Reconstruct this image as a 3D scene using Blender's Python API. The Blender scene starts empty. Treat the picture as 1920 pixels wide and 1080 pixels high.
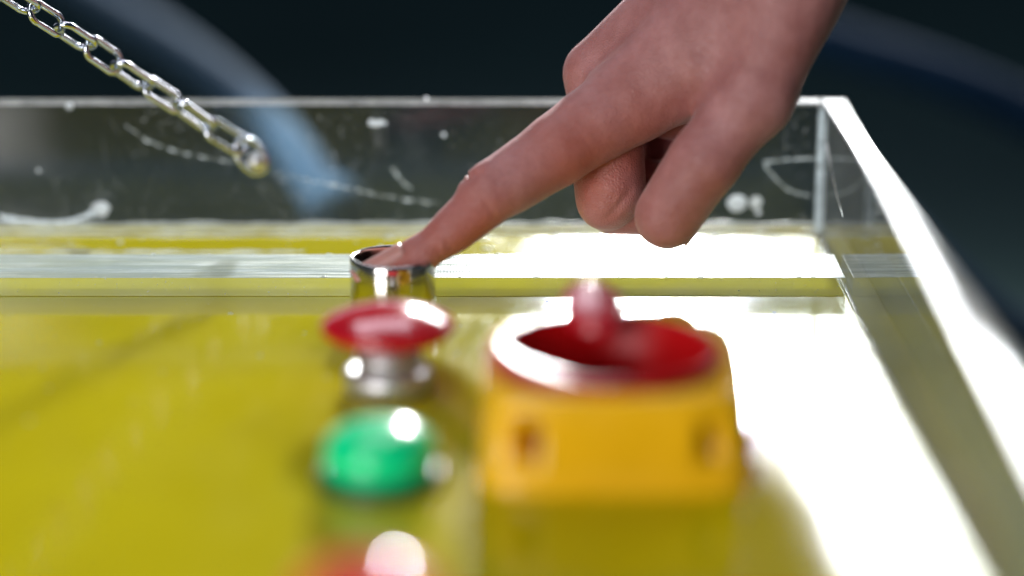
import bpy, bmesh, math, random
import numpy as np
from mathutils import Vector, Matrix, Quaternion
random.seed(7)
S = 0.001                                   # everything below is written in millimetres
scene = bpy.context.scene
col = scene.collection
R = math.radians

# ------------------------------------------------------------------ camera
FPX, PITCH = 5000.0, R(17)
CR = np.array([1, 0, 0.]); CU = np.array([0, math.sin(PITCH), math.cos(PITCH)]); CF = np.array([0, math.cos(PITCH), -math.sin(PITCH)])
CAM = np.array([38.4, -827.4, 259.1])
cd = bpy.data.cameras.new('camera'); cam = bpy.data.objects.new('camera', cd); col.objects.link(cam)
cam.location = CAM * S; cam.rotation_euler = (R(90) - PITCH, 0, 0)
cd.sensor_width = 36; cd.lens = FPX / 1920 * 36
cd.clip_start = 0.02; cd.clip_end = 200
cd.dof.use_dof = True; cd.dof.focus_distance = 0.880; cd.dof.aperture_fstop = 2.1
cd.dof.aperture_blades = 0
scene.camera = cam

def onY(px, py, Y):                          # the point of the upright plane y = Y seen at a pixel of the 1920 x 1080 photograph
    r = (px - 960) / FPX * CR + (540 - py) / FPX * CU + CF
    return CAM + r * (Y - CAM[1]) / r[1]
def onZ(px, py, Z):
    r = (px - 960) / FPX * CR + (540 - py) / FPX * CU + CF
    return CAM + r * (Z - CAM[2]) / r[2]

# ------------------------------------------------------------------ world, lamps, exposure
w = bpy.data.worlds.new('World'); scene.world = w; w.use_nodes = True
w.node_tree.nodes['Background'].inputs[0].default_value = (0.28, 0.42, 0.58, 1)
w.node_tree.nodes['Background'].inputs[1].default_value = 0.06

def area(name, target, elev, az, dist, sx, sy, power, colr):
    l = bpy.data.lights.new(name, 'AREA'); l.shape = 'RECTANGLE'; l.size = sx; l.size_y = sy; l.energy = power; l.color = colr
    o = bpy.data.objects.new(name, l); col.objects.link(o)
    d = Vector((math.sin(R(az)) * math.cos(R(elev)), math.cos(R(az)) * math.cos(R(elev)), math.sin(R(elev))))
    t = Vector(target) * S
    o.location = t + d * dist
    o.rotation_euler = d.to_track_quat('Z', 'Y').to_euler()
    return o
area('key_lamp', (20, 0, 0), 18.4, 4.5, 2.5, 0.14, 0.15, 96, (1.0, 0.99, 0.98))
area('glare_panel', (20, 0, 0), 23.2, 12.4, 3.0, 0.36, 0.32, 20, (0.97, 0.99, 1.0))  # added panel light, not a window: whitens the glare on the yellow base
area('glare_panel', (20, 0, 0), 18.8, 10.2, 3.0, 0.22, 0.20, 4, (0.97, 0.99, 1.0))  # added panel light, fills the middle of that glare
area('ceiling_lamp', (30, -60, 0), 50, -8, 1.8, 0.80, 0.55, 6.8, (0.97, 0.87, 1.0))
area('side_lamp', (30, -100, 0), 27, 33, 1.8, 0.40, 0.36, 8.5, (1.0, 0.97, 0.97))
area('front_lamp', (60, -60, 20), 11, 212, 1.8, 0.9, 0.6, 23, (1.0, 0.95, 0.97))
area('glare_panel', (20, 0, 0), 14.3, 10.7, 2.95, 0.24, 0.17, 1.3, (0.97, 0.99, 1.0))  # added panel light, whitens the top edge of the right wall
area('sheen_panel', (0, 0, 0), 6.0, -13, 4.0, 2.8, 0.6, 8, (0.86, 0.86, 1.0))  # added lilac panel light, no real display: gives the red cap its sheen
def spot(name, loc, target, power, size, colr):
    l = bpy.data.lights.new(name, 'SPOT'); l.energy = power; l.spot_size = R(size); l.spot_blend = .8; l.color = colr; l.shadow_soft_size = .03
    o = bpy.data.objects.new(name, l); col.objects.link(o); o.location = loc
    o.rotation_euler = (Vector(loc) - Vector(target)).to_track_quat('Z', 'Y').to_euler(); return o
spot('hose_spot', (-0.45, 0.55, 0.65), (-0.030, 0.24, 0.01), 150, 13, (0.86, 0.93, 1.0))  # added unseen spot, brightens the lower end of the left hose
area('highlight_lamp', (0, 20, 20), 70, 215, 1.6, 0.10, 1.2, 5.0, (0.92, 0.97, 1.0))  # added narrow lamp, puts highlights on the chain and steel ring
spot('floor_spot', (0.2, 4.5, 2.2), (0.2, 4.6, -0.85), 25, 90, (0.5, 0.8, 1.0))  # added unseen spot, lifts the dark floor in the background

scene.view_settings.view_transform = 'Standard'; scene.view_settings.look = 'None'
scene.view_settings.exposure = 0; scene.view_settings.gamma = 1
scene.cycles.max_bounces = 10; scene.cycles.transparent_max_bounces = 24; scene.cycles.glossy_bounces = 6
scene.cycles.use_denoising = True; scene.cycles.sample_clamp_indirect = 8

# ------------------------------------------------------------------ materials
def mat(name):
    m = bpy.data.materials.new(name); m.use_nodes = True
    nt = m.node_tree; nt.nodes.clear()
    out = nt.nodes.new('ShaderNodeOutputMaterial')
    return m, nt, out
def N(nt, t, **kw):
    n = nt.nodes.new(t)
    for k, v in kw.items():
        if k.startswith('i_'):
            key = k[2:]
            key = int(key) if key.isdigit() else key.replace('_', ' ')
            n.inputs[key].default_value = v
        else: setattr(n, k, v)
    return n
def L(nt, a, ao, b, bi): nt.links.new(a.outputs[ao], b.inputs[bi])
def coords(nt, scale=(1, 1, 1)):
    g = N(nt, 'ShaderNodeNewGeometry'); mp = N(nt, 'ShaderNodeMapping'); mp.inputs['Scale'].default_value = scale
    L(nt, g, 'Position', mp, 'Vector'); return mp
def noise(nt, vec, scale, detail=4, rough=.5):
    n = N(nt, 'ShaderNodeTexNoise'); n.inputs['Scale'].default_value = scale; n.inputs['Detail'].default_value = detail; n.inputs['Roughness'].default_value = rough
    L(nt, vec, 0, n, 'Vector'); return n
def ramp(nt, src, out, p0, c0, p1, c1):
    r = N(nt, 'ShaderNodeValToRGB'); e = r.color_ramp.elements
    e[0].position, e[1].position = p0, p1
    e[0].color = c0 if isinstance(c0, tuple) else (c0, c0, c0, 1); e[1].color = c1 if isinstance(c1, tuple) else (c1, c1, c1, 1)
    L(nt, src, out, r, 'Fac'); return r
def principled(name, base, rough, metallic=0, var=0.0, vscale=200, bump=0.0, bscale=800, rvar=0.0, **kw):
    m, nt, out = mat(name)
    p = N(nt, 'ShaderNodeBsdfPrincipled'); p.inputs['Base Color'].default_value = (*base, 1); p.inputs['Roughness'].default_value = rough; p.inputs['Metallic'].default_value = metallic
    for k, v in kw.items(): p.inputs[k.replace('_', ' ')].default_value = v
    c = coords(nt)
    if var:
        n = noise(nt, c, vscale, 5)
        r = ramp(nt, n, 'Fac', .3, tuple(b * (1 - var) for b in base) + (1,), .7, tuple(min(1, b * (1 + var)) for b in base) + (1,))
        L(nt, r, 'Color', p, 'Base Color')
    if rvar:
        n = noise(nt, c, vscale * .5, 6, .65)
        r = ramp(nt, n, 'Fac', .3, max(0, rough - rvar), .7, rough + rvar); L(nt, r, 'Color', p, 'Roughness')
    if bump:
        n = noise(nt, c, bscale, 3); b = N(nt, 'ShaderNodeBump'); b.inputs['Strength'].default_value = bump; b.inputs['Distance'].default_value = .0004
        L(nt, n, 'Fac', b, 'Height'); L(nt, b, 'Normal', p, 'Normal')
    L(nt, p, 0, out, 0)
    return m

def acrylic(name, haze=.02, dust=.5, rough=.02):
    m, nt, out = mat(name)
    g = N(nt, 'ShaderNodeNewGeometry')
    ior = N(nt, 'ShaderNodeMapRange'); ior.inputs[3].default_value = 1.40; ior.inputs[4].default_value = 1 / 1.40
    L(nt, g, 'Backfacing', ior, 0)
    fr = N(nt, 'ShaderNodeFresnel'); L(nt, ior, 0, fr, 'IOR')
    tr = N(nt, 'ShaderNodeBsdfTransparent'); tr.inputs[0].default_value = (.95, .975, .965, 1)
    gl = N(nt, 'ShaderNodeBsdfGlossy'); gl.inputs['Roughness'].default_value = rough
    mx = N(nt, 'ShaderNodeMixShader'); L(nt, fr, 0, mx, 0); L(nt, tr, 0, mx, 1); L(nt, gl, 0, mx, 2)
    # dust, specks and wipe marks lying on the sheet
    c = coords(nt)
    n1 = noise(nt, c, 900, 2); r1 = ramp(nt, n1, 'Fac', .69, 0, .76, 1)
    n2 = noise(nt, c, 25, 4); r2 = ramp(nt, n2, 'Fac', .42, 0, .7, 1)
    mul = N(nt, 'ShaderNodeMath', operation='MULTIPLY'); L(nt, r1, 0, mul, 0); L(nt, r2, 0, mul, 1)
    mul2 = N(nt, 'ShaderNodeMath', operation='MULTIPLY'); L(nt, mul, 0, mul2, 0); mul2.inputs[1].default_value = dust
    n3 = noise(nt, c, 14, 5, .6); r3 = ramp(nt, n3, 'Fac', .35, haze * .5, .75, haze * 1.8)
    add = N(nt, 'ShaderNodeMath', operation='ADD', use_clamp=True); L(nt, mul2, 0, add, 0); L(nt, r3, 0, add, 1)
    for k, (rot, sc) in enumerate((((0, .35, 0), (900, 900, 14)), ((0, -1.1, 0), (1100, 1100, 18)))):    # hairline scratches
        mp = N(nt, 'ShaderNodeMapping'); L(nt, g, 'Position', mp, 'Vector'); mp.inputs['Rotation'].default_value = rot; mp.inputs['Scale'].default_value = sc
        nn = noise(nt, mp, 1, 2); rr = ramp(nt, nn, 'Fac', .73, 0, .79, .35)
        n5 = noise(nt, c, 40 + 9 * k, 2); r5 = ramp(nt, n5, 'Fac', .45, 0, .65, 1)
        m5 = N(nt, 'ShaderNodeMath', operation='MULTIPLY'); L(nt, rr, 0, m5, 0); L(nt, r5, 0, m5, 1)
        a5 = N(nt, 'ShaderNodeMath', operation='ADD', use_clamp=True); L(nt, add, 0, a5, 0); L(nt, m5, 0, a5, 1); add = a5
    df = N(nt, 'ShaderNodeBsdfDiffuse'); df.inputs[0].default_value = (.8, .84, .88, 1)
    tl = N(nt, 'ShaderNodeBsdfTranslucent'); tl.inputs[0].default_value = (.8, .84, .88, 1)
    dm = N(nt, 'ShaderNodeMixShader'); dm.inputs[0].default_value = .5; L(nt, df, 0, dm, 1); L(nt, tl, 0, dm, 2)
    fin = N(nt, 'ShaderNodeMixShader'); L(nt, add, 0, fin, 0); L(nt, mx, 0, fin, 1); L(nt, dm, 0, fin, 2)
    L(nt, fin, 0, out, 0)
    return m

def frosted(name, clear, rough, stria=0.0, tint=(.86, .9, .94), fwd=0.0):
    """sawn or sanded acrylic: partly see-through, partly scattering, with a dull sheen"""
    m, nt, out = mat(name)
    c = coords(nt)
    tr = N(nt, 'ShaderNodeBsdfTransparent'); tr.inputs[0].default_value = (.93, .96, .95, 1)
    df = N(nt, 'ShaderNodeBsdfDiffuse'); df.inputs[0].default_value = (*tint, 1)
    tl = N(nt, 'ShaderNodeBsdfTranslucent'); tl.inputs[0].default_value = (*tint, 1)
    dm = N(nt, 'ShaderNodeMixShader'); dm.inputs[0].default_value = .5; L(nt, df, 0, dm, 1); L(nt, tl, 0, dm, 2)
    if fwd:                                   # light scattered onward through the milky body
        rf = N(nt, 'ShaderNodeBsdfRefraction'); rf.inputs['Roughness'].default_value = .8; rf.inputs['IOR'].default_value = 1.7; rf.inputs[0].default_value = (*tint, 1)
        d2 = N(nt, 'ShaderNodeMixShader'); d2.inputs[0].default_value = fwd; L(nt, dm, 0, d2, 1); L(nt, rf, 0, d2, 2); dm = d2
    n = noise(nt, coords(nt, (.12, 1.6, 1)) if stria else c, 160, 5, .7)
    r = ramp(nt, n, 'Fac', .3, min(1, clear + .25), .7, max(0, clear - .25))
    m1 = N(nt, 'ShaderNodeMixShader'); L(nt, r, 0, m1, 0); L(nt, dm, 0, m1, 1); L(nt, tr, 0, m1, 2)
    gl = N(nt, 'ShaderNodeBsdfGlossy'); gl.inputs['Roughness'].default_value = rough
    fr = N(nt, 'ShaderNodeFresnel'); fr.inputs['IOR'].default_value = 1.49
    g = N(nt, 'ShaderNodeNewGeometry')
    ior = N(nt, 'ShaderNodeMapRange'); ior.inputs[3].default_value = 1.49; ior.inputs[4].default_value = 1 / 1.49
    L(nt, g, 'Backfacing', ior, 0); L(nt, ior, 0, fr, 'IOR')
    if stria:
        nr = noise(nt, coords(nt, (.10, 1.4, 1)), 220, 6, .7); rr_ = ramp(nt, nr, 'Fac', .36, rough * .35, .68, rough * 1.5); L(nt, rr_, 0, gl, 'Roughness')
        wv = N(nt, 'ShaderNodeTexWave', bands_direction='X'); wv.inputs['Scale'].default_value = 300; wv.inputs['Distortion'].default_value = 1.2; wv.inputs['Detail'].default_value = 2
        L(nt, c, 0, wv, 'Vector')
        b = N(nt, 'ShaderNodeBump'); b.inputs['Strength'].default_value = stria; b.inputs['Distance'].default_value = .0004
        L(nt, wv, 'Fac', b, 'Height'); L(nt, b, 'Normal', gl, 'Normal'); L(nt, b, 'Normal', df, 'Normal')
    m2 = N(nt, 'ShaderNodeMixShader'); L(nt, fr, 0, m2, 0); L(nt, m1, 0, m2, 1); L(nt, gl, 0, m2, 2)
    L(nt, m2, 0, out, 0)
    return m

M = {}
M['clear'] = acrylic('clear_acrylic', .003, .8)
M['clear_side'] = acrylic('clear_side_acrylic', .055, .5)
M['edge'] = frosted('sawn_acrylic_edge', .48, .055)
M['strip_top'] = frosted('frosted_strip_top', .16, .30, .035, (.64, .79, 1.0))
M['strip'] = acrylic('strip_acrylic', .20, .6, .08)
M['glue'] = frosted('dried_glue', .16, .25, fwd=.5)
M['seam'] = frosted('corner_glue', .10, .3, fwd=.85)
M['smear'] = frosted('dried_glue_smear', .10, .5, fwd=.55, tint=(.88, .93, 1.0))
M['scratch'] = frosted('scratch_mark', .76, .6, fwd=.75)
M['steel'] = principled('polished_steel', (.60, .59, .56), .13, 1, rvar=.05, vscale=500)
M['chain'] = principled('chain_steel', (.62, .67, .74), .16, 1, rvar=.08, vscale=700, bump=.15, bscale=900)
M['bond'] = principled('yellow_under_bonded_acrylic', (.55, .46, .012), .9, var=.06, vscale=30, Specular_IOR_Level=0.0)
M['bond_side'] = principled('milky_bonded_foot', (.20, .215, .18), .9, var=.1, vscale=40, Specular_IOR_Level=0.0)
M['black'] = principled('black_plastic', (.012, .012, .014), .5)
M['red'] = principled('red_plastic', (.50, .004, .014), .14, var=.08, rvar=.05, Specular_IOR_Level=.9)
M['redcup'] = principled('red_cup_plastic', (.46, .004, .006), .38, rvar=.05, Specular_IOR_Level=.25)
M['redsoft'] = principled('soft_red_plastic', (.50, .004, .014), .30, var=.06, rvar=.04, Specular_IOR_Level=1.0, Coat_Weight=.6, Coat_Roughness=.3)
M['reddull'] = principled('dull_red_plastic', (.68, .003, .035), .12, var=.06, rvar=.04, Specular_IOR_Level=.14)
M['core'] = principled('orange_core_plastic', (.70, .24, .008), .45)
M['green'] = principled('green_plastic', (.0, .78, .30), .2, rvar=.04, Subsurface_Weight=.0)
M['greendark'] = principled('green_ring_plastic', (.0, .10, .045), .3)
M['housing'] = principled('yellow_orange_plastic', (.90, .50, .004), .30, var=.04, rvar=.06, bump=.06)
M['plinth'] = principled('plinth_laminate', (.03, .033, .036), .5, var=.2, vscale=60)
M['floor'] = principled('dark_museum_floor', (.040, .072, .072), .6, var=.3, vscale=1.5, Specular_IOR_Level=.2)
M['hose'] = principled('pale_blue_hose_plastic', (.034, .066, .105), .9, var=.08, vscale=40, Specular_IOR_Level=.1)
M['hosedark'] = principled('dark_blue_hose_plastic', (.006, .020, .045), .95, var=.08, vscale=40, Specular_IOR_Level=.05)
M['alu'] = principled('brushed_aluminium', (.66, .67, .68), .5, 1, rvar=.06, vscale=300)

def yellow_panel():
    m, nt, out = mat('glossy_yellow_panel')
    p = N(nt, 'ShaderNodeBsdfPrincipled'); c = coords(nt)
    n = noise(nt, c, 18, 6, .6)
    r = ramp(nt, n, 'Fac', .3, (.465, .395, .002, 1), .72, (.525, .455, .003, 1))
    d1 = noise(nt, c, 1100, 2); d2 = ramp(nt, d1, 'Fac', .72, 0, .77, 1)
    mx = N(nt, 'ShaderNodeMix', data_type='RGBA'); L(nt, d2, 0, mx, 0); L(nt, r, 0, mx, 6); mx.inputs[7].default_value = (.75, .74, .62, 1)
    L(nt, mx, 2, p, 'Base Color')
    cm = coords(nt, (1, .25, 1)); n2 = noise(nt, cm, 70, 8, .7)
    r2 = ramp(nt, n2, 'Fac', .3, .07, .78, .17); L(nt, r2, 0, p, 'Roughness')
    n3 = noise(nt, c, 240, 4, .6); b = N(nt, 'ShaderNodeBump'); b.inputs['Strength'].default_value = .06; b.inputs['Distance'].default_value = .0005
    L(nt, n3, 'Fac', b, 'Height'); L(nt, b, 'Normal', p, 'Normal')
    p.inputs['Specular IOR Level'].default_value = .38
    L(nt, p, 0, out, 0); return m
M['panel'] = yellow_panel()

def skin():
    m, nt, out = mat('skin')
    p = N(nt, 'ShaderNodeBsdfPrincipled'); c = coords(nt)
    n = noise(nt, c, 55, 5, .6)
    r = ramp(nt, n, 'Fac', .32, (.33, .135, .13, 1), .70, (.44, .215, .22, 1))
    nm = noise(nt, c, 120, 5, .6); rm = ramp(nt, nm, 'Fac', .35, (.88, .80, .78, 1), .68, (1.08, 1.08, 1.05, 1))
    mm = N(nt, 'ShaderNodeMix', data_type='RGBA', blend_type='MULTIPLY'); mm.inputs[0].default_value = 1; L(nt, r, 0, mm, 6); L(nt, rm, 0, mm, 7)
    at = N(nt, 'ShaderNodeAttribute', attribute_name='flush_and_bounce')
    mx = N(nt, 'ShaderNodeMix', data_type='RGBA'); L(nt, at, 'Fac', mx, 0); L(nt, mm, 2, mx, 6); mx.inputs[7].default_value = (.46, .10, .045, 1)
    L(nt, mx, 2, p, 'Base Color')
    p.inputs['Roughness'].default_value = .47; p.inputs['Specular IOR Level'].default_value = .5
    p.inputs['Sheen Weight'].default_value = .22; p.inputs['Sheen Roughness'].default_value = .3
    p.inputs['Subsurface Weight'].default_value = .28; p.inputs['Subsurface Radius'].default_value = (1, .35, .2); p.inputs['Subsurface Scale'].default_value = .0022
    v = N(nt, 'ShaderNodeTexVoronoi', feature='DISTANCE_TO_EDGE'); v.inputs['Scale'].default_value = 1000; L(nt, c, 0, v, 'Vector')
    n2 = noise(nt, c, 350, 5, .65)
    n4 = noise(nt, c, 130, 3, .5); sc4 = N(nt, 'ShaderNodeMath', operation='MULTIPLY_ADD'); L(nt, n4, 'Fac', sc4, 0); sc4.inputs[1].default_value = 1.6; L(nt, n2, 'Fac', sc4, 2)
    ad = N(nt, 'ShaderNodeMath', operation='ADD'); L(nt, v, 'Distance', ad, 0); L(nt, sc4, 0, ad, 1)
    b = N(nt, 'ShaderNodeBump'); b.inputs['Strength'].default_value = .6; b.inputs['Distance'].default_value = .0005
    L(nt, ad, 0, b, 'Height'); L(nt, b, 'Normal', p, 'Normal')
    L(nt, p, 0, out, 0); return m
M['skin'] = skin()
M['nail'] = principled('nail', (.50, .25, .215), .3, var=.06, vscale=300, Subsurface_Weight=.2, Subsurface_Scale=.002)

# ------------------------------------------------------------------ object helpers
def mesh_from(name, verts, faces, smooth=True):
    me = bpy.data.meshes.new(name); me.from_pydata([tuple(v) for v in verts], [], [tuple(f) for f in faces]); me.update()
    if smooth:
        for p in me.polygons: p.use_smooth = True
    return me
def link(name, me, m, parent=None):
    o = bpy.data.objects.new(name, me); col.objects.link(o)
    for mm in (m if isinstance(m, (list, tuple)) else [m]): me.materials.append(mm)
    if parent: o.parent = parent
    return o
def tag(o, label=None, cat=None, group=None, kind=None):
    if label: o['label'] = label
    if cat: o['category'] = cat
    if group: o['group'] = group
    if kind: o['kind'] = kind
    return o
def thing(name, loc, label, cat, group=None, rz=0):
    o = bpy.data.objects.new(name, None); col.objects.link(o); o.location = Vector(loc) * S; o.rotation_euler = (0, 0, rz); o.empty_display_size = .01
    return tag(o, label, cat, group)
def box_bm(quad, z0, z1, bevel=.4):
    """an upright prism over a 4-point plan outline, edges softened"""
    bm = bmesh.new()
    vs = [bm.verts.new((x * S, y * S, z * S)) for z in (z0, z1) for x, y in quad]
    n = len(quad)
    bm.faces.new(vs[:n][::-1]); bm.faces.new(vs[n:])
    for i in range(n): bm.faces.new((vs[i], vs[(i + 1) % n], vs[n + (i + 1) % n], vs[n + i]))
    bmesh.ops.recalc_face_normals(bm, faces=bm.faces)
    if bevel: bmesh.ops.bevel(bm, geom=list(bm.edges), offset=bevel * S, segments=2, profile=.5, affect='EDGES')
    return bm
def bm_mesh(bm, name, smooth=False):
    me = bpy.data.meshes.new(name); bm.to_mesh(me); bm.free()
    if smooth:
        for p in me.polygons: p.use_smooth = True
    return me
def rect(x0, x1, y0, y1): return [(x0, y0), (x1, y0), (x1, y1), (x0, y1)]
def lathe(name, prof, m, parent=None, seg=96, squash=None):
    """profile of (r, z) in mm turned about z; a zero radius closes it"""
    V, Fc, rings = [], [], []
    for r, z in prof:
        if r == 0: rings.append([len(V)]); V.append((0, 0, z * S))
        else:
            ring = []
            for k in range(seg):
                a = 2 * math.pi * k / seg; ring.append(len(V)); V.append((r * math.cos(a) * S, r * math.sin(a) * S, z * S))
            rings.append(ring)
    for A, B in zip(rings[:-1], rings[1:]):
        for k in range(seg):
            k2 = (k + 1) % seg
            if len(A) == 1 and len(B) == 1: continue
            if len(A) == 1: Fc.append((A[0], B[k], B[k2]))
            elif len(B) == 1: Fc.append((A[k], B[0], A[k2]))
            else: Fc.append((A[k], B[k], B[k2], A[k2]))
    me = mesh_from(name, V, Fc)
    bm = bmesh.new(); bm.from_mesh(me); bmesh.ops.recalc_face_normals(bm, faces=bm.faces); bm.to_mesh(me); bm.free()
    for p in me.polygons: p.use_smooth = True
    o = link(name, me, m, parent)
    return o
def arc(cx, cz, r, a0, a1, n):
    return [(cx + r * math.cos(R(a0 + (a1 - a0) * i / n)), cz + r * math.sin(R(a0 + (a1 - a0) * i / n))) for i in range(n + 1)]
def tube(path, rad, seg=12, closed=False):
    P = [np.array(p, float) for p in path]; n = len(P); V, Fc = [], []
    up = None
    for i in range(n):
        t = (P[(i + 1) % n] - P[i - 1]) if closed else (P[min(i + 1, n - 1)] - P[max(i - 1, 0)])
        t = t / np.linalg.norm(t)
        if up is None:
            up = np.cross(t, [0.3, 0.5, 0.81]); up /= np.linalg.norm(up)
        up = up - t * (up @ t); up /= np.linalg.norm(up)
        b = np.cross(t, up)
        rr = rad[i] if hasattr(rad, '__len__') else rad
        for k in range(seg):
            a = 2 * math.pi * k / seg
            V.append((P[i] + rr * (math.cos(a) * up + math.sin(a) * b)) * S)
    for i in range(n if closed else n - 1):
        j = (i + 1) % n
        for k in range(seg):
            k2 = (k + 1) % seg; Fc.append((i * seg + k, i * seg + k2, j * seg + k2, j * seg + k))
    if not closed:
        Fc.append(tuple(range(seg))[::-1]); Fc.append(tuple((n - 1) * seg + k for k in range(seg)))
    return V, Fc

# ------------------------------------------------------------------ the room: floor and painted stripes
FZ = -850
fl = link('floor', bm_mesh(box_bm(rect(-30000, 30000, -6000, 60000), FZ - 60, FZ, 0), 'floor'), M['floor']); tag(fl, kind='structure')
def spline(P, m=10):
    Q = []
    for i in range(len(P) - 1):
        p0 = P[max(i - 1, 0)]; p1 = P[i]; p2 = P[i + 1]; p3 = P[min(i + 2, len(P) - 1)]
        for t in np.linspace(0, 1, m, endpoint=False):
            Q.append(.5 * ((2 * p1) + (-p0 + p2) * t + (2 * p0 - 5 * p1 + 4 * p2 - p3) * t * t + (-p0 + 3 * p1 - 3 * p2 + p3) * t ** 3))
    Q.append(P[-1]); return Q
def hose(pts, r, label, m='hose'):
    """a ribbed plastic hose in the room behind the tray, ending on the floor"""
    P = [onY(*p) for p in pts]
    P.append(P[-1] + np.array([6, 4, -250.])); P.append(np.array([P[-1][0] + 10, P[-1][1] + 30, FZ + r + 1]))
    P.append(P[-1] + np.array([120., 60, 0]))
    Q = spline(P, 24); rad = [r * (1 + (.05 if i % 2 else -.03)) for i in range(len(Q))]
    o = link('hose', mesh_from('hose', *tube(Q, rad, 20)), M[m]); tag(o, label, 'hose', 'hoses behind the tray'); return o
hose([(-20, -150, 800), (90, -70, 680), (210, 10, 560), (340, 95, 440), (455, 185, 350), (545, 280, 285), (612, 390, 245), (650, 480, 230)], 9.5, 'pale blue hose sweeping down behind the clear back wall, left of the hand')
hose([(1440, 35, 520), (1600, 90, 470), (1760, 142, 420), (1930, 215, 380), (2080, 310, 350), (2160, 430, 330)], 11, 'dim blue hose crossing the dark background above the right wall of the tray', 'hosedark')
hose([(1640, 380, 330), (1760, 500, 300), (1860, 590, 280), (1960, 660, 270), (2040, 760, 260)], 9, 'blue hose low in the dark background, beside the right wall of the tray')

# ------------------------------------------------------------------ the display tray
WH = 47.4                                   # top of the clear walls
def xin(y): return 147.5 + (86 - y) * .022   # inner face of the side wall (it splays a little)
def xout(y): return 156.6 + (94 - y) * .028
tray = thing('display_tray', (0, 0, 0), 'clear acrylic display tray with a glossy yellow base panel and upright see-through walls', 'display tray')
X0, Y0 = -330, -470
pl = thing('display_plinth', (0, 0, FZ), 'dark plinth carrying the clear acrylic tray', 'plinth')
link('plinth_body', bm_mesh(box_bm([(X0 + 10, Y0 + 10), (xout(Y0) - 12, Y0 + 10), (xout(94) - 12, 82), (X0 + 10, 82)], -FZ * 0, -FZ - 16, 1), 'plinth_body'), M['plinth'], pl)
link('base_panel', bm_mesh(box_bm([(X0, Y0), (xout(Y0), Y0), (xout(94), 94), (X0, 94)], -16, 0, .5), 'base_panel'), M['panel'], tray)
def wall(name, quad, m, bond='bond'):
    me = bm_mesh(box_bm(quad, 0.02, WH, .5), name)
    o = link(name, me, [m, M['edge'], M[bond]], tray)
    for p in me.polygons:
        if p.normal.z > .3: p.material_index = 1
        if p.normal.z < -.3: p.material_index = 2
    return o
wall('back_wall', [(X0, 86), (xin(86) - .05, 86), (xin(94) - .05, 94), (X0, 94)], M['clear'])
wall('side_wall', [(xin(Y0), Y0), (xout(Y0), Y0), (xout(94), 94), (xin(94), 94)], M['clear_side'], 'bond_side')
wall('side_wall', [(X0 - 9, Y0), (X0 - .05, Y0), (X0 - .05, 94), (X0 - 9, 94)], M['clear_side'])
# the low strip of clear acrylic along the foot of the back wall
sme = bm_mesh(box_bm([(X0 + .1, 10.4), (xin(10) - 1.2, 10.4), (xin(38) - 1.2, 38), (X0 + .1, 38)], .05, 6.5, .35), 'ledge_strip')
strip = link('ledge_strip', sme, [M['strip'], M['strip_top'], M['bond']], tray)
for p in sme.polygons:
    if p.normal.z > .5: p.material_index = 1
    if p.normal.z < -.5: p.material_index = 2
# glue: beads in the seams, uneven along their length
def bead(name, a, b, r0, m, wob=.35, n=160):
    a = np.array(a, float); b = np.array(b, float); path, rad = [], []
    ph = random.random() * 9
    for i in range(n):
        t = i / (n - 1); path.append(a + (b - a) * t + np.array([0, .2 * math.sin(40 * t + ph), .15 * math.sin(63 * t)]))
        rad.append(r0 * (1 + wob * (math.sin(i * .9 + ph) * .5 + random.uniform(-.6, .6))))
    return link(name, mesh_from(name, *tube(path, rad, 8)), m, tray)
bead('glue_bead', (X0, 85.6, .4), (xin(86), 85.6, .4), 1.0, M['glue'])
bead('glue_bead', (X0, 94.4, .2), (xin(94), 94.4, .2), 1.5, M['glue'])
bead('glue_bead', (X0, 62, .1), (-34, 63, .1), .55, M['glue'], .5)
bead('glue_bead', (X0, 39, .2), (xin(39) - 2, 39, .2), .8, M['glue'])
bead('glue_bead', (xin(84) - .3, 84, .2), (xin(-460) - .3, -460, .2), .4, M['glue'])
bead('glue_seam', (xin(86) - .5, 85.5, 1), (xin(86) - .5, 85.5, WH - .6), 1.3, M['seam'], .15, 40)
bead('glue_seam', (xin(92) + .9, 91, 1), (xin(92) + .9, 91, WH - .6), .9, M['seam'], .15, 40)

# dried glue spots, smears and chain scratches standing on the front of the back wall
def blob(name, px, py, rx, rz, Y=85.93, m='smear', seed=0, rag=.25, th=.35):
    rnd = random.Random(seed); c = onY(px, py, Y); V = [c * S + np.array([0, -th * S, 0])]; Fc = []; n = 28
    ph = [rnd.uniform(0, 6.28) for _ in range(4)]
    for ring, (q, h) in enumerate(((.55, .85), (.85, .5), (1., 0.))):
        for k in range(n):
            a = 2 * math.pi * k / n
            rr = q * (1 + rag * (.5 * math.sin(2 * a + ph[0]) + .3 * math.sin(3 * a + ph[1]) + .25 * math.sin(5 * a + ph[2])))
            V.append((c + np.array([rx * rr * math.cos(a), -th * h, rz * rr * math.sin(a)])) * S)
    for k in range(n):
        k2 = (k + 1) % n; Fc.append((0, 1 + k, 1 + k2))
        for ring in range(2): Fc.append((1 + ring * n + k, 1 + (ring + 1) * n + k, 1 + (ring + 1) * n + k2, 1 + ring * n + k2))
    return link(name, mesh_from(name, V, [f[::-1] for f in Fc]), M[m], tray)
blob('glue_spot', 1382, 381, 3.4, 3.2, seed=1, rag=.05); blob('glue_spot', 1417, 380, 2.3, 2.4, seed=2, rag=.08, m='glue'); blob('glue_spot', 1422, 398, 1.0, 1.3, seed=3)
blob('glue_spot', 706, 231, 2.6, 1.5, seed=4, rag=.5); blob('glue_spot', 832, 253, .8, .8, seed=5); blob('glue_spot', 130, 199, 1.6, 1.2, seed=6)
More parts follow.
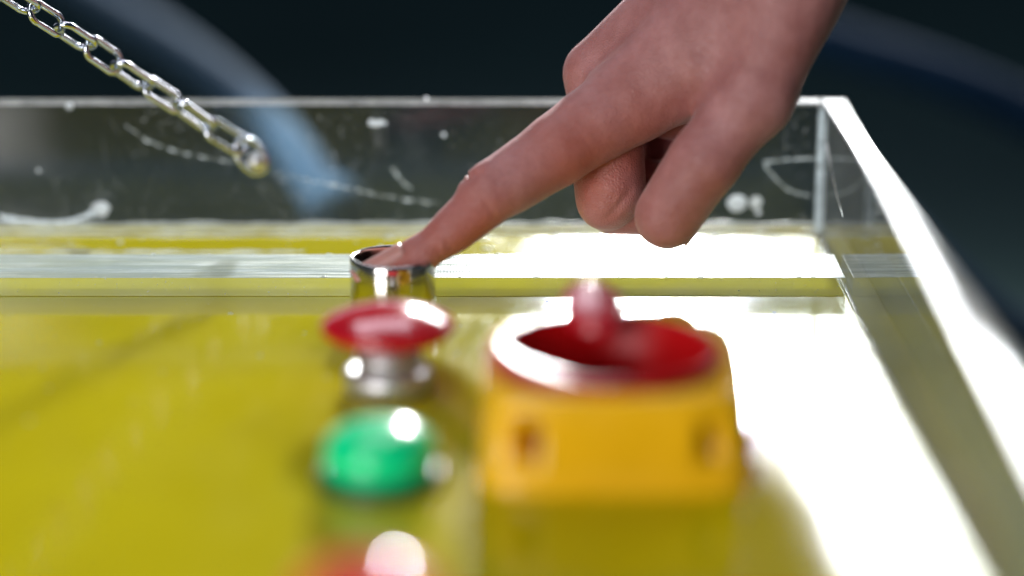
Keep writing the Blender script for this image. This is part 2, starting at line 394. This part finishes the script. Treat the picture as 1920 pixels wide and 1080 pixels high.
blob('glue_spot', 189, 392, 2.9, 3.0, seed=8, rag=.15); blob('glue_spot', 72, 320, .8, .8, seed=9); blob('glue_spot', 800, 185, .8, .8, seed=10); blob('glue_spot', 960, 330, .7, .5, seed=11)
def streak(name, pts, r, m, Y=85.95, rag=.6, flat=.3, n=90):
    P = [onY(x, y, Y) for x, y in pts]; Q = []
    for i in range(len(P) - 1):
        p0 = P[max(i - 1, 0)]; p1 = P[i]; p2 = P[i + 1]; p3 = P[min(i + 2, len(P) - 1)]
        for t in np.linspace(0, 1, max(4, n // (len(P) - 1)), endpoint=False):
            Q.append(.5 * ((2 * p1) + (-p0 + p2) * t + (2 * p0 - 5 * p1 + 4 * p2 - p3) * t * t + (-p0 + 3 * p1 - 3 * p2 + p3) * t ** 3))
    rs = r if hasattr(r, '__len__') else [r, r]
    rad = [np.interp(i / len(Q), np.linspace(0, 1, len(rs)), rs) * max(.06, 1 + rag * (random.uniform(-1, 1) + .6 * math.sin(i * .55 + 5 * rs[0]) - .25)) for i in range(len(Q))]
    Q = [q + np.array([random.gauss(0, .12), 0, random.gauss(0, .22 if rag > .5 else .05)]) for q in Q]
    V, Fc = tube(Q, rad, 8)
    V = [np.array([v[0], Y * S + (v[1] - Y * S) * flat, v[2]]) for v in V]
    return link(name, mesh_from(name, V, Fc), M[m], tray)
streak('glue_smear', [(2, 408), (40, 412), (90, 416), (130, 414), (160, 405), (180, 396)], [1.6, .7, .5, .6, .8, 1.6], 'smear', rag=.25)
streak('scratch', [(610, 343), (650, 352), (700, 362), (760, 373), (825, 380)], .42, 'scratch', rag=.9)
streak('scratch', [(236, 235), (275, 262), (320, 280), (375, 292), (440, 303)], .4, 'scratch', rag=.95)
streak('scratch', [(500, 322), (560, 334), (610, 343)], .25, 'scratch', rag=.95)
streak('scratch', [(735, 315), (760, 345), (770, 352)], .5, 'scratch', rag=.95)
streak('scratch', [(1432, 303), (1480, 298), (1530, 296)], .55, 'scratch', rag=.3)
streak('scratch', [(1434, 308), (1455, 335), (1485, 358), (1520, 366)], .55, 'scratch', rag=.3)
def side_streak(name, pts, r):
    # scratches on the inner face of the side wall
    P = []
    for (y, z) in pts: P.append((xin(y) - .02, y, z))
    V, Fc = tube([np.array(p) for p in P], r, 8); return link(name, mesh_from(name, V, Fc), M['scratch'], tray)
side_streak('scratch', [(74, 36), (60, 30), (45, 25), (30, 22)], .35)

V, Fc = [], []
def drop(c, rx, ry, rz, n=10, m=5):
    o = len(V)
    for i in range(m + 1):
        la = math.pi / 2 * i / m
        for k in range(n):
            a = 2 * math.pi * k / n; V.append(((c[0] + rx * math.cos(la) * math.cos(a)) * S, (c[1] + ry * math.cos(la) * math.sin(a)) * S, (c[2] + rz * math.sin(la)) * S))
    for i in range(m):
        for k in range(n):
            k2 = (k + 1) % n; Fc.append((o + i * n + k, o + i * n + k2, o + (i + 1) * n + k2, o + (i + 1) * n + k))
rnd = random.Random(11)
for i in range(150):
    q = abs(rnd.gauss(0, 1)); r = .25 + .45 * q * rnd.random()
    if i < 85: c = (rnd.uniform(-135, 140), rnd.uniform(41, 84), .01)
    elif i < 120: c = (rnd.uniform(-135, 140), rnd.choice([10.9, 37.4]) + rnd.gauss(0, .3), 6.51)
    else: c = (rnd.uniform(-120, 140), rnd.uniform(-120, 6), .01)
    drop(c, r * rnd.uniform(1, 2.6), r, r * .7)
for i in range(14):
    c = (rnd.uniform(-20, 140), rnd.uniform(66, 84), .01); drop(c, rnd.uniform(1.5, 4), rnd.uniform(.6, 1.2), .5)
g = link('glint_drops', mesh_from('glint_drops', V, Fc), M['glue'], tray); g['kind'] = 'stuff'  # pale drops stand in for glints along the strip and wall foot

# ------------------------------------------------------------------ push buttons on the panel
gr = 'push buttons in a row on the yellow panel'
b = thing('push_button', (0, -5, 0), 'polished steel ring button under the pressing fingertip, in sharp focus', 'push button', gr)
lathe('guard_ring', [(12.3, .02), (13.5, .02), (13.8, .5), (13.8, 17.5), (13.5, 18.2), (13.2, 18.4), (12.6, 18.4), (12.3, 18.0), (12.2, 17.4), (12.2, 2.0), (12.3, .02)], M['steel'], b)
lathe('button_face', [(0, 2.6), (9.5, 2.6), (10.4, 2.2), (10.5, .05)], M['steel'], b)

b = thing('push_button', (2, -82, 0), 'red mushroom push button on a steel stem, just in front of the steel ring', 'push button', gr)
lathe('bezel', [(0, 0.05), (13.2, .05), (13.2, 5.6), (12.6, 6.4), (9.9, 6.6), (9.7, 6.4), (0, 6.4)], M['alu'], b)
lathe('stem', [(9.2, 6.4), (9.2, 9), (9.7, 9.3), (9.7, 10.3), (9.2, 10.6), (9.2, 16), (0, 16)], M['alu'], b)
lathe('cap', [(0, 15.0), (8.8, 15.0), (13, 15.3), (17.6, 16.9)] + arc(17.6, 19.4, 2.2, -70, 62, 9) + [(16.9, 22.0), (14, 23.3), (10, 24.4), (5, 25.1), (0, 25.3)], M['red'], b)

b = thing('push_button', (3, -157, 0), 'green domed push button, between the red mushroom button and the blurred nearest red one', 'push button', gr)
lathe('bezel', [(0, .05), (17.2, .05), (17.2, 2.2), (16.2, 3.6), (14.4, 3.8), (14.2, 2.6), (0, 2.6)], M['greendark'], b)
lathe('cap', [(0, 2.7), (14.0, 2.7), (14.8, 4.0)] + [(15.4 * math.cos(R(a)) ** .72, 6.6 + 9.6 * math.sin(R(a)) ** .8) for a in range(0, 90, 5)] + [(0, 16.2)], M['green'], b)

b = thing('push_button', (7.5, -305, 0), 'red push button at the bottom edge of the picture, nearest and most blurred', 'push button', gr)
lathe('bezel', [(0, 0.05), (13.6, .05), (13.6, 3.0), (12.8, 4.0), (8.0, 4.2), (0, 4.2)], M['steel'], b)
lathe('stem', [(7.6, 4.0), (7.6, 24), (0, 24)], M['steel'], b)
lathe('cap', [(0, 23.6), (9, 23.6), (16.4, 24.6)] + [(17 * math.cos(R(a)) ** .8, 26.2 + 11.0 * math.sin(R(a)) ** .9) for a in range(0, 90, 5)] + [(0, 37.2)], M['reddull'], b)

# ------------------------------------------------------------------ yellow guarded emergency switch
sw = thing('emergency_switch', (66.5, -131, 0), 'large yellow switch housing with a glossy red cup on top, beside the green button', 'switch', rz=0)
def squircle(a, r, n=3.6):
    c, s = math.cos(a), math.sin(a)
    k = (abs(c) ** n + abs(s) ** n) ** (-1 / n); return np.array([r * k * c, r * k * s])
def collar():
    NA = 144
    slots = []
    for face in range(4):
        for off in (-36, 35): slots.append((-90 + face * 90 + off, 5.5))
    def inslot(k):
        a = 360 * (k + .5) / NA
        return any(abs((a - s + 180) % 360 - 180) < h for s, h in slots)
    levels = [(37.6, .05), (37.6, 3.0), (37.2, 3.8), (36.6, 4.4), (36.4, 8.5), (36.0, 21.0), (35.4, 25.8), (34.2, 27.8), (32.4, 28.4), (29.8, 27.8), (29.4, 25.5), (29.4, 21.0), (29.4, 8.5), (29.4, .05)]
    V, Fc = [], []
    for l_, (r, z) in enumerate(levels):
        for k in range(NA):
            a = 2 * math.pi * k / NA; p = squircle(a, r, 6.5 if z < 22 else 5.0) if l_ < 9 else squircle(a, r, 2.4); V.append((p[0] * S, p[1] * S, z * .94 * S))
    for l in range(len(levels) - 1):
        for k in range(NA):
            k2 = (k + 1) % NA
            if l in (4, 11) and inslot(k): continue
            Fc.append((l * NA + k, l * NA + k2, (l + 1) * NA + k2, (l + 1) * NA + k))
    for k in range(NA):                     # cheeks, sill and lintel of every slot
        if inslot(k):
            k2 = (k + 1) % NA
            Fc.append((4 * NA + k, 4 * NA + k2, 12 * NA + k2, 12 * NA + k)); Fc.append((5 * NA + k2, 5 * NA + k, 11 * NA + k, 11 * NA + k2))
            if not inslot(k - 1): Fc.append((4 * NA + k, 12 * NA + k, 11 * NA + k, 5 * NA + k))
            if not inslot(k + 1): Fc.append((4 * NA + k2, 5 * NA + k2, 11 * NA + k2, 12 * NA + k2))
    return mesh_from('housing', V, Fc)
link('housing', collar(), M['housing'], sw)
co_ = lathe('core', [(28.6, .1), (28.6, 12.0), (0, 12.0)], M['core'], sw)
cu_ = lathe('cup', [(28.6, 14.0), (28.9, 24.5), (29.4, 27.6)] + arc(30.0, 29.6, 1.5, -60, 160, 12) + [(28.0, 27.5), (26.4, 21), (24.5, 17.0), (19, 15.0), (0, 14.8)], M['redcup'], sw)
cu_.location = (-2.2 * S, 0, -1.7 * S)
# red paddle leaning up over the back of the cup, and the broad lip on its left
bm = bmesh.new(); bmesh.ops.create_uvsphere(bm, u_segments=36, v_segments=24, radius=1)
for v in bm.verts:
    x, y, z = v.co
    v.co = Vector((x * 9.0 * (1 - .10 * y) * S, y * 15 * S, z * 3.6 * S))
me = bm_mesh(bm, 'paddle', True); g = link('paddle', me, M['redsoft'], sw); g.location = Vector((-5, 24, 33.2)) * S; g.rotation_euler = (R(13), 0, R(6))
lp, V, Fc = 48, [], []
for i in range(lp + 1):
    a = R(158 + 100 * i / lp); e = math.sin(math.pi * i / lp) ** .5 + .02
    for k in range(16):
        q = 2 * math.pi * k / 16; rr = 29.8 + 3.7 * e * math.cos(q); zz = 30.4 + 2.0 * e * math.sin(q) - 0.2 * 3.7 * e * math.cos(q)
        V.append((rr * math.cos(a) * S, rr * math.sin(a) * S, zz * S))
    if i:
        for k in range(16):
            k2 = (k + 1) % 16; Fc.append(((i - 1) * 16 + k, (i - 1) * 16 + k2, i * 16 + k2, i * 16 + k))
lipm = mesh_from('lip', V, Fc); bm = bmesh.new(); bm.from_mesh(lipm); bmesh.ops.recalc_face_normals(bm, faces=bm.faces); bm.to_mesh(lipm); bm.free()
lo_ = link('lip', lipm, M['redsoft'], sw); lo_.location = (-2.2 * S, 0, -1.7 * S)
# small red pin on the right shoulder
bm = bmesh.new(); bmesh.ops.create_cone(bm, cap_ends=True, segments=24, radius1=2.6 * S, radius2=2.3 * S, depth=5 * S); bmesh.ops.bevel(bm, geom=[e for e in bm.edges], offset=.4 * S, segments=2, affect='EDGES')
p = link('pin', bm_mesh(bm, 'pin', True), M['red'], sw); p.location = Vector((37.6, -20, 9)) * S; p.rotation_euler = (0, R(90), 0)

# ------------------------------------------------------------------ chain screwed to the back wall
ch = thing('chain', (0, 80, 0), 'shiny steel link chain rising to the upper left from a screw on clear wall', 'chain')
def link_mesh(Lo=18.2, Wo=9.6, r=1.15):
    hw = Wo / 2 - r; hl = Lo / 2 - Wo / 2; path = []
    for i in range(13): a = R(-90 + 180 * i / 12); path.append((hl + hw * math.cos(a), hw * math.sin(a), 0))
    for q in (.5, 0, -.5): path.append((hl * q * 1.2, hw * .97, 0))
    for i in range(13): a = R(90 + 180 * i / 12); path.append((-hl + hw * math.cos(a), hw * math.sin(a), 0))
    for q in (-.5, 0, .5): path.append((hl * q * 1.2, -hw * .97, 0))
    return mesh_from('link', *tube(path, r, 12, True))
lm = link_mesh()
lm.materials.append(M['chain'])
cp = [(455, 275, 80.5), (383, 232, 77), (326, 191, 73), (261, 151, 67), (200, 108, 59), (140, 67, 50), (77, 28, 40), (10, -16, 29), (-60, -62, 17), (-140, -112, 5), (-230, -165, -8)]
cp = [onY(*q) for q in cp]
poly = []
for a_, b_ in zip(cp[:-1], cp[1:]):
    for t in np.linspace(0, 1, 60, endpoint=False): poly.append(a_ + (b_ - a_) * t)
nodes = [poly[0]]
for q in poly:
    if np.linalg.norm(q - nodes[-1]) >= 13.75: nodes.append(q)
rolls = [28, -58, 42, -52, 22, -50, 36, -48, 34, -55, 30, -50, 34, -50, 34]
base = Vector((0, 80, 0))
for i in range(len(nodes) - 1):
    a_, b_ = Vector(nodes[i]), Vector(nodes[i + 1])
    x = (b_ - a_).normalized(); vw = Vector(CF); n0 = (vw - x * vw.dot(x)).normalized()      # link first lies flat to the viewer, then rolled
    n1 = Quaternion(x, R(rolls[i])) @ n0; y = n1.cross(x)
    o = bpy.data.objects.new('link', lm); col.objects.link(o); o.parent = ch
    mt = Matrix((x, y, n1)).transposed().to_4x4(); mt.translation = ((a_ + b_) / 2 - base) * S
    o.matrix_local = mt
lugc = onY(471, 293, 80.5)
def lug():
    path = []; ax = np.array([.62, 0, -.78]); wd = np.array([.74, .25, .62])
    for i in range(40):
        a = 2 * math.pi * i / 40
        q = abs(math.cos(a)) ** .8 * math.copysign(1, math.cos(a))
        path.append(lugc - np.array([0, 80, 0]) + ax * 6.8 * q + wd * 4.3 * math.sin(a))
    return mesh_from('lug', *tube(path, 1.15, 12, True))
link('lug', lug(), M['chain'], ch)
sc_ = onY(481, 304, 79.5) - np.array([0, 80, 0])
o = lathe('screw', [(0, 2.0), (1.3, 2.0), (1.5, 1.5), (2.2, 1.3), (2.9, .6), (3.1, -.2), (3.1, -.9), (1.5, -1.0), (1.5, -6.0), (0, -6.0)], M['alu'], ch, 32)
o.scale = (1.15, 1.15, 1.15); o.location = Vector(sc_) * S; o.rotation_euler = (R(90), 0, R(-6))

# ------------------------------------------------------------------ the hand
class Field:
    def __init__(self, lo, hi, h):
        self.lo = np.array(lo, float); self.h = h
        self.n = np.ceil((np.array(hi) - self.lo) / h).astype(int) + 1
        self.D = np.full(self.n, 30., np.float32)
    def block(self, lo, hi):
        i0 = np.clip(((np.array(lo) - self.lo) / self.h).astype(int), 0, self.n - 1); i1 = np.clip(((np.array(hi) - self.lo) / self.h).astype(int) + 2, 0, self.n)
        ax = [(self.lo[d] + self.h * np.arange(i0[d], i1[d])).astype(np.float32) for d in range(3)]
        return tuple(slice(i0[d], i1[d]) for d in range(3)), ax
    def cone(self, a, b, ra, rb, k=3., sq=None):
        """smoothly add a tapered limb from a to b; sq = (direction, factor) flattens its section"""
        a = np.asarray(a, float); b = np.asarray(b, float); m = max(ra, rb) + k + 2
        sl, ax = self.block(np.minimum(a, b) - m, np.maximum(a, b) + m)
        if min(len(q) for q in ax) == 0: return
        X, Y, Z = ax[0][:, None, None], ax[1][None, :, None], ax[2][None, None, :]
        ab = b - a; l2 = ab @ ab
        t = np.clip(((X - a[0]) * ab[0] + (Y - a[1]) * ab[1] + (Z - a[2]) * ab[2]) / max(l2, 1e-6), 0, 1)
        dx, dy, dz = X - a[0] - t * ab[0], Y - a[1] - t * ab[1], Z - a[2] - t * ab[2]
        if sq is not None:
            u = np.asarray(sq[0], float); u = u / np.linalg.norm(u); c = (dx * u[0] + dy * u[1] + dz * u[2]) * (1 / sq[1] - 1)
            dx, dy, dz = dx + c * u[0], dy + c * u[1], dz + c * u[2]
        d = np.sqrt(dx * dx + dy * dy + dz * dz) - (ra + (rb - ra) * t)
        D = self.D[sl]; hh = np.maximum(k - np.abs(D - d), 0) / k
        self.D[sl] = np.minimum(D, d) - hh * hh * k * .25
    def merge(self, other, k):
        hh = np.maximum(k - np.abs(self.D - other.D), 0) / k
        self.D = np.minimum(self.D, other.D) - hh * hh * k * .25
    def carve(self, a, b, r, depth, k=1.5):
        """press a soft crease along the line a-b"""
        a = np.asarray(a, float); b = np.asarray(b, float); m = r * 3
        sl, ax = self.block(np.minimum(a, b) - m, np.maximum(a, b) + m)
        X, Y, Z = ax[0][:, None, None], ax[1][None, :, None], ax[2][None, None, :]
        ab = b - a; t = np.clip(((X - a[0]) * ab[0] + (Y - a[1]) * ab[1] + (Z - a[2]) * ab[2]) / (ab @ ab), 0, 1)
        d2 = (X - a[0] - t * ab[0]) ** 2 + (Y - a[1] - t * ab[1]) ** 2 + (Z - a[2] - t * ab[2]) ** 2
        self.D[sl] += depth * np.exp(-d2 / (r * r)).astype(np.float32)
def surface_nets(D, lo, h):
    s = D < 0; nx, ny, nz = D.shape
    cnt = np.zeros((nx - 1, ny - 1, nz - 1), np.int8)
    sl = lambda d, o: slice(o, d - 1 + o)
    for i in (0, 1):
        for j in (0, 1):
            for k in (0, 1): cnt += s[sl(nx, i), sl(ny, j), sl(nz, k)]
    act = (cnt > 0) & (cnt < 8); idx = -np.ones(act.shape, np.int64); ii = np.argwhere(act); idx[act] = np.arange(len(ii))
    acc = np.zeros((len(ii), 3)); num = np.zeros(len(ii))
    cs = [(i, j, k) for i in (0, 1) for j in (0, 1) for k in (0, 1)]
    for A in cs:
        for d in range(3):
            if A[d] == 1: continue
            B = list(A); B[d] = 1
            da = D[ii[:, 0] + A[0], ii[:, 1] + A[1], ii[:, 2] + A[2]]; db = D[ii[:, 0] + B[0], ii[:, 1] + B[1], ii[:, 2] + B[2]]
            cr = (da < 0) != (db < 0); t = np.where(cr, da / np.where(cr, da - db, 1), 0)
            p = np.tile(np.array(A, float), (len(ii), 1)); p[:, d] += t
            acc[cr] += p[cr]; num[cr] += 1
    V = (ii + acc / num[:, None]) * h + lo
    F = []
    for d in range(3):
        o = [q for q in range(3) if q != d]
        s0 = [slice(None)] * 3; s1 = [slice(None)] * 3; s0[d] = slice(0, -1); s1[d] = slice(1, None)
        df = s[tuple(s0)] != s[tuple(s1)]
        e = np.argwhere(df); ok = (e[:, o[0]] > 0) & (e[:, o[1]] > 0) & (e[:, o[0]] < D.shape[o[0]] - 1) & (e[:, o[1]] < D.shape[o[1]] - 1); e = e[ok]
        ins = s[e[:, 0], e[:, 1], e[:, 2]]
        def cell(u, v):
            c = e.copy(); c[:, o[0]] -= u; c[:, o[1]] -= v; return idx[c[:, 0], c[:, 1], c[:, 2]]
        q = np.stack([cell(1, 1), cell(0, 1), cell(0, 0), cell(1, 0)], 1)
        flip = ins if d != 1 else ~ins
        q[~flip] = q[~flip][:, ::-1]
        F.append(q)
    F = np.concatenate(F); F = F[(F >= 0).all(1)]
    return V, F
H = .8
LO, HI = (-14, -26, 0), (205, 112, 235)
J = lambda px, py, Y: onY(px, py, Y)
# joints: (pixel, depth) of each joint's centre
iTIP, iDIP, iPIP, iPRX, iMCP, iCMC = J(716, 513, -8), J(820, 454, -4), J(921, 361, 4), J(1053, 274, 15), J(1188, 178, 28), J(1455, -110, 36)
dirI = (iTIP - iPIP) / np.linalg.norm(iTIP - iPIP)
nrm = np.array([-.53, 0, .75]); nrm /= np.linalg.norm(nrm)     # towards the back of the index finger
idx_f = Field(LO, HI, H)
idx_f.cone(iTIP, iDIP, 5.2, 5.8, 2); idx_f.cone(iDIP, iPIP - nrm * .8, 5.9, 8.0, 2); idx_f.cone(iPIP, iPRX, 9.2, 10.7, 4); idx_f.cone(iPRX, iMCP, 10.7, 12.6, 4)
mid = lambda a, b, t: a + (b - a) * t
idx_f.cone(mid(iDIP, iTIP, .35) - nrm * 1.5, mid(iDIP, iTIP, .9) - nrm * 1.2, 5.6, 5.6, 3)          # finger pad
idx_f.cone(mid(iPIP, iDIP, .35) - nrm * 1.2, mid(iPIP, iDIP, .7) - nrm * 1.0, 7.2, 6.6, 4)
idx_f.cone(mid(iPIP, iPRX, .3) - nrm * .8, mid(iPIP, iPRX, .9) - nrm * .8, 9.6, 10.4, 4)
idx_f.cone(iPIP + nrm * 2.6 + dirI * -1, iPIP + nrm * 2.4 + dirI * 2, 6.9, 6.8, 3)                                # knuckle
for s_, dep in ((-3.8, 1.0), (-1.5, 1.5), (.8, 1.4), (3.0, 1.0)):                                        # knuckle folds
    c_ = iPIP + nrm * 9.4 - dirI * (s_ - .6); idx_f.carve(c_ + np.array([0, -6, -1.]), c_ + np.array([0, 6, -1.]), .8, dep)
for s_, dep in ((-2.0, .7), (0, .9), (2.0, .7)):
    c_ = iDIP + nrm * 5.9 - dirI * s_; idx_f.carve(c_ + np.array([0, -4, -.8]), c_ + np.array([0, 4, -.8]), .7, dep)
def finger(f, pts, rs, k=3):
    for (a, b, ra, rb) in zip(pts[:-1], pts[1:], rs[:-1], rs[1:]): f.cone(a, b, ra, rb, k)
mid_f = Field(LO, HI, H)
mMCP, mPIP, mDIP, mTIP = J(1122, 138, 44), J(1136, 378, 29), J(1268, 398, 34), J(1330, 320, 34)
finger(mid_f, [mMCP, mPIP], [11.4, 9.6]); mid_f.cone(J(1146, 290, 32), J(1150, 352, 28), 10.9, 10.9, 5); mid_f.cone(J(1150, 392, 33), mDIP, 8.6, 8.0, .6); finger(mid_f, [mDIP, mTIP], [7.9, 6.6], 1.5)
mid_f.carve(J(1140, 412, 18), J(1205, 330, 18), 1.2, 1.2)
rng_f = Field(LO, HI, H)
finger(rng_f, [J(1150, 130, 60), J(1165, 346, 46), J(1285, 346, 46), J(1315, 260, 42)], [10.6, 8.9, 7.8, 6.4], 1.5)
lit_f = Field(LO, HI, H)
finger(lit_f, [J(1215, 140, 74), J(1235, 308, 58), J(1325, 306, 57), J(1345, 250, 56)], [9.6, 8.0, 7.4, 6.2], 1.5)
idx_f.cone(J(1105, 240, 20), J(1240, 165, 26), 11.2, 12.8, 6)
thu_f = Field(LO, HI, H)
tCMC, tMCP, tIP, tTIP = J(1500, -55, 20), J(1412, 182, 10), J(1320, 303, 4), J(1254, 402, 7)
thu_f.cone(tCMC, tMCP, 17, 12.6, 5); thu_f.cone(tMCP, tIP, 12.6, 11.0, 5); thu_f.cone(tIP, tTIP, 11.0, 10.0, 4)
tdir = (tTIP - tIP) / np.linalg.norm(tTIP - tIP)
thu_f.cone(mid(tIP, tTIP, .45) + np.array([-.6, -1.2, 0]), mid(tIP, tTIP, 1.03) + np.array([-.4, -1.0, 0]), 10.0, 9.8, 4)
mid_f.carve(J(1105, 352, 19), J(1150, 372, 17), 1.0, .5); mid_f.carve(J(1104, 366, 19), J(1146, 388, 17), .9, .4)
for q, dep in ((-34, .4), (-20, .5), (26, .35), (40, .3)): idx_f.carve(J(921 + 30 + q * .83, 361 + 44 - q * .56, -4), J(921 + 8 + q * .83, 361 + 12 - q * .56, -6), .9, dep)
for q, dep in ((-8, .45), (8, .4)): idx_f.carve(J(838 + q, 474 - q, -8), J(822 + q, 450 - q, -11), .8, dep)
thu_f.carve(J(1205, 415, -4), J(1255, 440, -5), 1.0, .6); thu_f.carve(J(1215, 428, -4), J(1275, 452, -5), .9, .3)
for q in (0, 1, 2): thu_f.carve(J(1268 + 9 * q, 300 - 14 * q, -8), J(1345 + 9 * q, 352 - 14 * q, -8), .9, .35 - .06 * q)
pal = Field(LO, HI, H)
pal.cone(iMCP, iCMC, 13.4, 17.5, 6); pal.cone(mMCP, J(1440, -130, 46), 11.6, 17.5, 8); pal.cone(J(1150, 128, 60), J(1450, -110, 58), 10.6, 16, 8); pal.cone(J(1215, 140, 74), J(1470, -80, 68), 9.8, 15, 8)
pal.cone(J(1260, 190, 48), J(1430, -20, 50), 13, 20, 10); pal.cone(J(1280, 170, 62), J(1440, -20, 60), 11, 18, 10)
pal.cone(J(1330, 120, 22), J(1440, 10, 26), 11.8, 18.5, 12)                                              # flesh between thumb and index
pal.cone(J(1330, 190, 29), J(1430, 120, 33), 7, 15, 10)
pal.cone(J(1472, -100, 42), J(1562, -230, 46), 24.6, 24, 16, ((0.2, 1, .3), 1.12)); pal.cone(J(1562, -230, 46), J(1850, -640, 70), 24, 32, 12)
pal.merge(idx_f, 6); pal.merge(thu_f, 7); pal.merge(lit_f, 2.5); pal.merge(rng_f, 2.5); pal.merge(mid_f, 1.6)
# tendons and bone ridges on the back of the hand
pal.carve(J(1120, 110, 32), J(1210, 30, 30), 4.5, .9); pal.carve(J(1108, 200, 26), J(1090, 160, 32), 4.0, .8)
pal.carve(J(1258, 228, 10), J(1270, 262, 10), 2.6, 2.6)
V, F = surface_nets(pal.D, pal.lo, H)
# relax
nb_s = np.zeros_like(V); 
E = np.concatenate([F[:, [0, 1]], F[:, [1, 2]], F[:, [2, 3]], F[:, [3, 0]]])
for it in range(3):
    acc = np.zeros_like(V); c = np.zeros(len(V))
    np.add.at(acc, E[:, 0], V[E[:, 1]]); np.add.at(c, E[:, 0], 1)
    lam = .55 if it % 2 == 0 else -.35
    V = V + lam * (acc / np.maximum(c, 1)[:, None] - V)
me = bpy.data.meshes.new('hand'); me.from_pydata((V * S).tolist(), [], F.tolist()); me.update()
me.polygons.foreach_set('use_smooth', np.ones(len(me.polygons), bool))
fl_ = np.zeros(len(V))  # reddened tips and knuckles, plus painted warm bounce light on finger undersides
for c_, r_, a_ in ((iTIP, 13, .8), (iDIP, 9, .55), (mid(iDIP, iPIP, .5) - nrm * 7, 14, .75), (iPRX - nrm * 8, 18, .8), (mid(iPRX, iMCP, .8) - nrm * 10, 17, .7), (mPIP, 12, .6), (tTIP, 11, .35), (tTIP + np.array([9, 0, -4]), 10, .5), (tIP + np.array([9, 0, -6]), 11, .45), (iPIP + nrm * 6, 7, .35), (mMCP, 12, .25)):
    fl_ = np.maximum(fl_, a_ * np.exp(-((V - c_) ** 2).sum(1) / (r_ * r_)))
at = me.attributes.new('flush_and_bounce', 'FLOAT', 'POINT'); at.data.foreach_set('value', fl_.astype(np.float32))
hand = link('hand', me, M['skin'])
tag(hand, 'bare right hand with its index finger pressing down into the steel ring button', 'hand')
def nail(name, base, tip, n, width, rad, lift):
    """a curved nail plate along base->tip, bowed across, facing n"""
    base = np.asarray(base); tip = np.asarray(tip); n = np.asarray(n, float); ax = tip - base; Ln = np.linalg.norm(ax); ax /= Ln
    n = n - ax * (n @ ax); n /= np.linalg.norm(n); sd = np.cross(ax, n); V, Fc = [], []; nu, nv = 12, 14
    for layer in (0, -.45):
        for i in range(nu + 1):
            u = i / nu
            for j in range(nv + 1):
                v = j / nv * 2 - 1
                lim = width * (math.sqrt(max(0, 1 - ((.18 - u) / .18) ** 2)) * .25 + .75 if u < .18 else (1 if u < .8 else math.sqrt(max(0, 1 - ((u - .8) / .26) ** 2)) * .5 + .5))
                th = v * lim / rad
                V.append((base + ax * Ln * u + n * (rad * math.cos(th) - rad + lift - .25 * (u - .5) ** 2 + layer) + sd * rad * math.sin(th)) * S)
    W = nv + 1; off = (nu + 1) * W
    for i in range(nu):
        for j in range(nv):
            a = i * W + j; Fc.append((a, a + 1, a + W + 1, a + W)); Fc.append((off + a, off + a + W, off + a + W + 1, off + a + 1))
    rim = [j for j in range(W)] + [i * W + nv for i in range(1, nu + 1)] + [nu * W + j for j in range(nv - 1, -1, -1)] + [i * W for i in range(nu - 1, 0, -1)]
    for a, b_ in zip(rim, rim[1:] + rim[:1]): Fc.append((b_, a, off + a, off + b_))
    me = mesh_from(name, V, Fc); bm = bmesh.new(); bm.from_mesh(me); bmesh.ops.recalc_face_normals(bm, faces=bm.faces); bm.to_mesh(me); bm.free()
    return link(name, me, M['nail'], hand)
nd = nrm + np.array([0, -.28, 0]); nd /= np.linalg.norm(nd)
nail('fingernail', mid(iDIP, iTIP, .52), mid(iDIP, iTIP, 1.42), nd, 5.4, 5.9, 6.1)
tn = np.array([.86, .22, -.46])
nail('thumbnail', mid(tIP, tTIP, .42), mid(tIP, tTIP, 1.32), tn, 7.0, 9.6, 10.9)
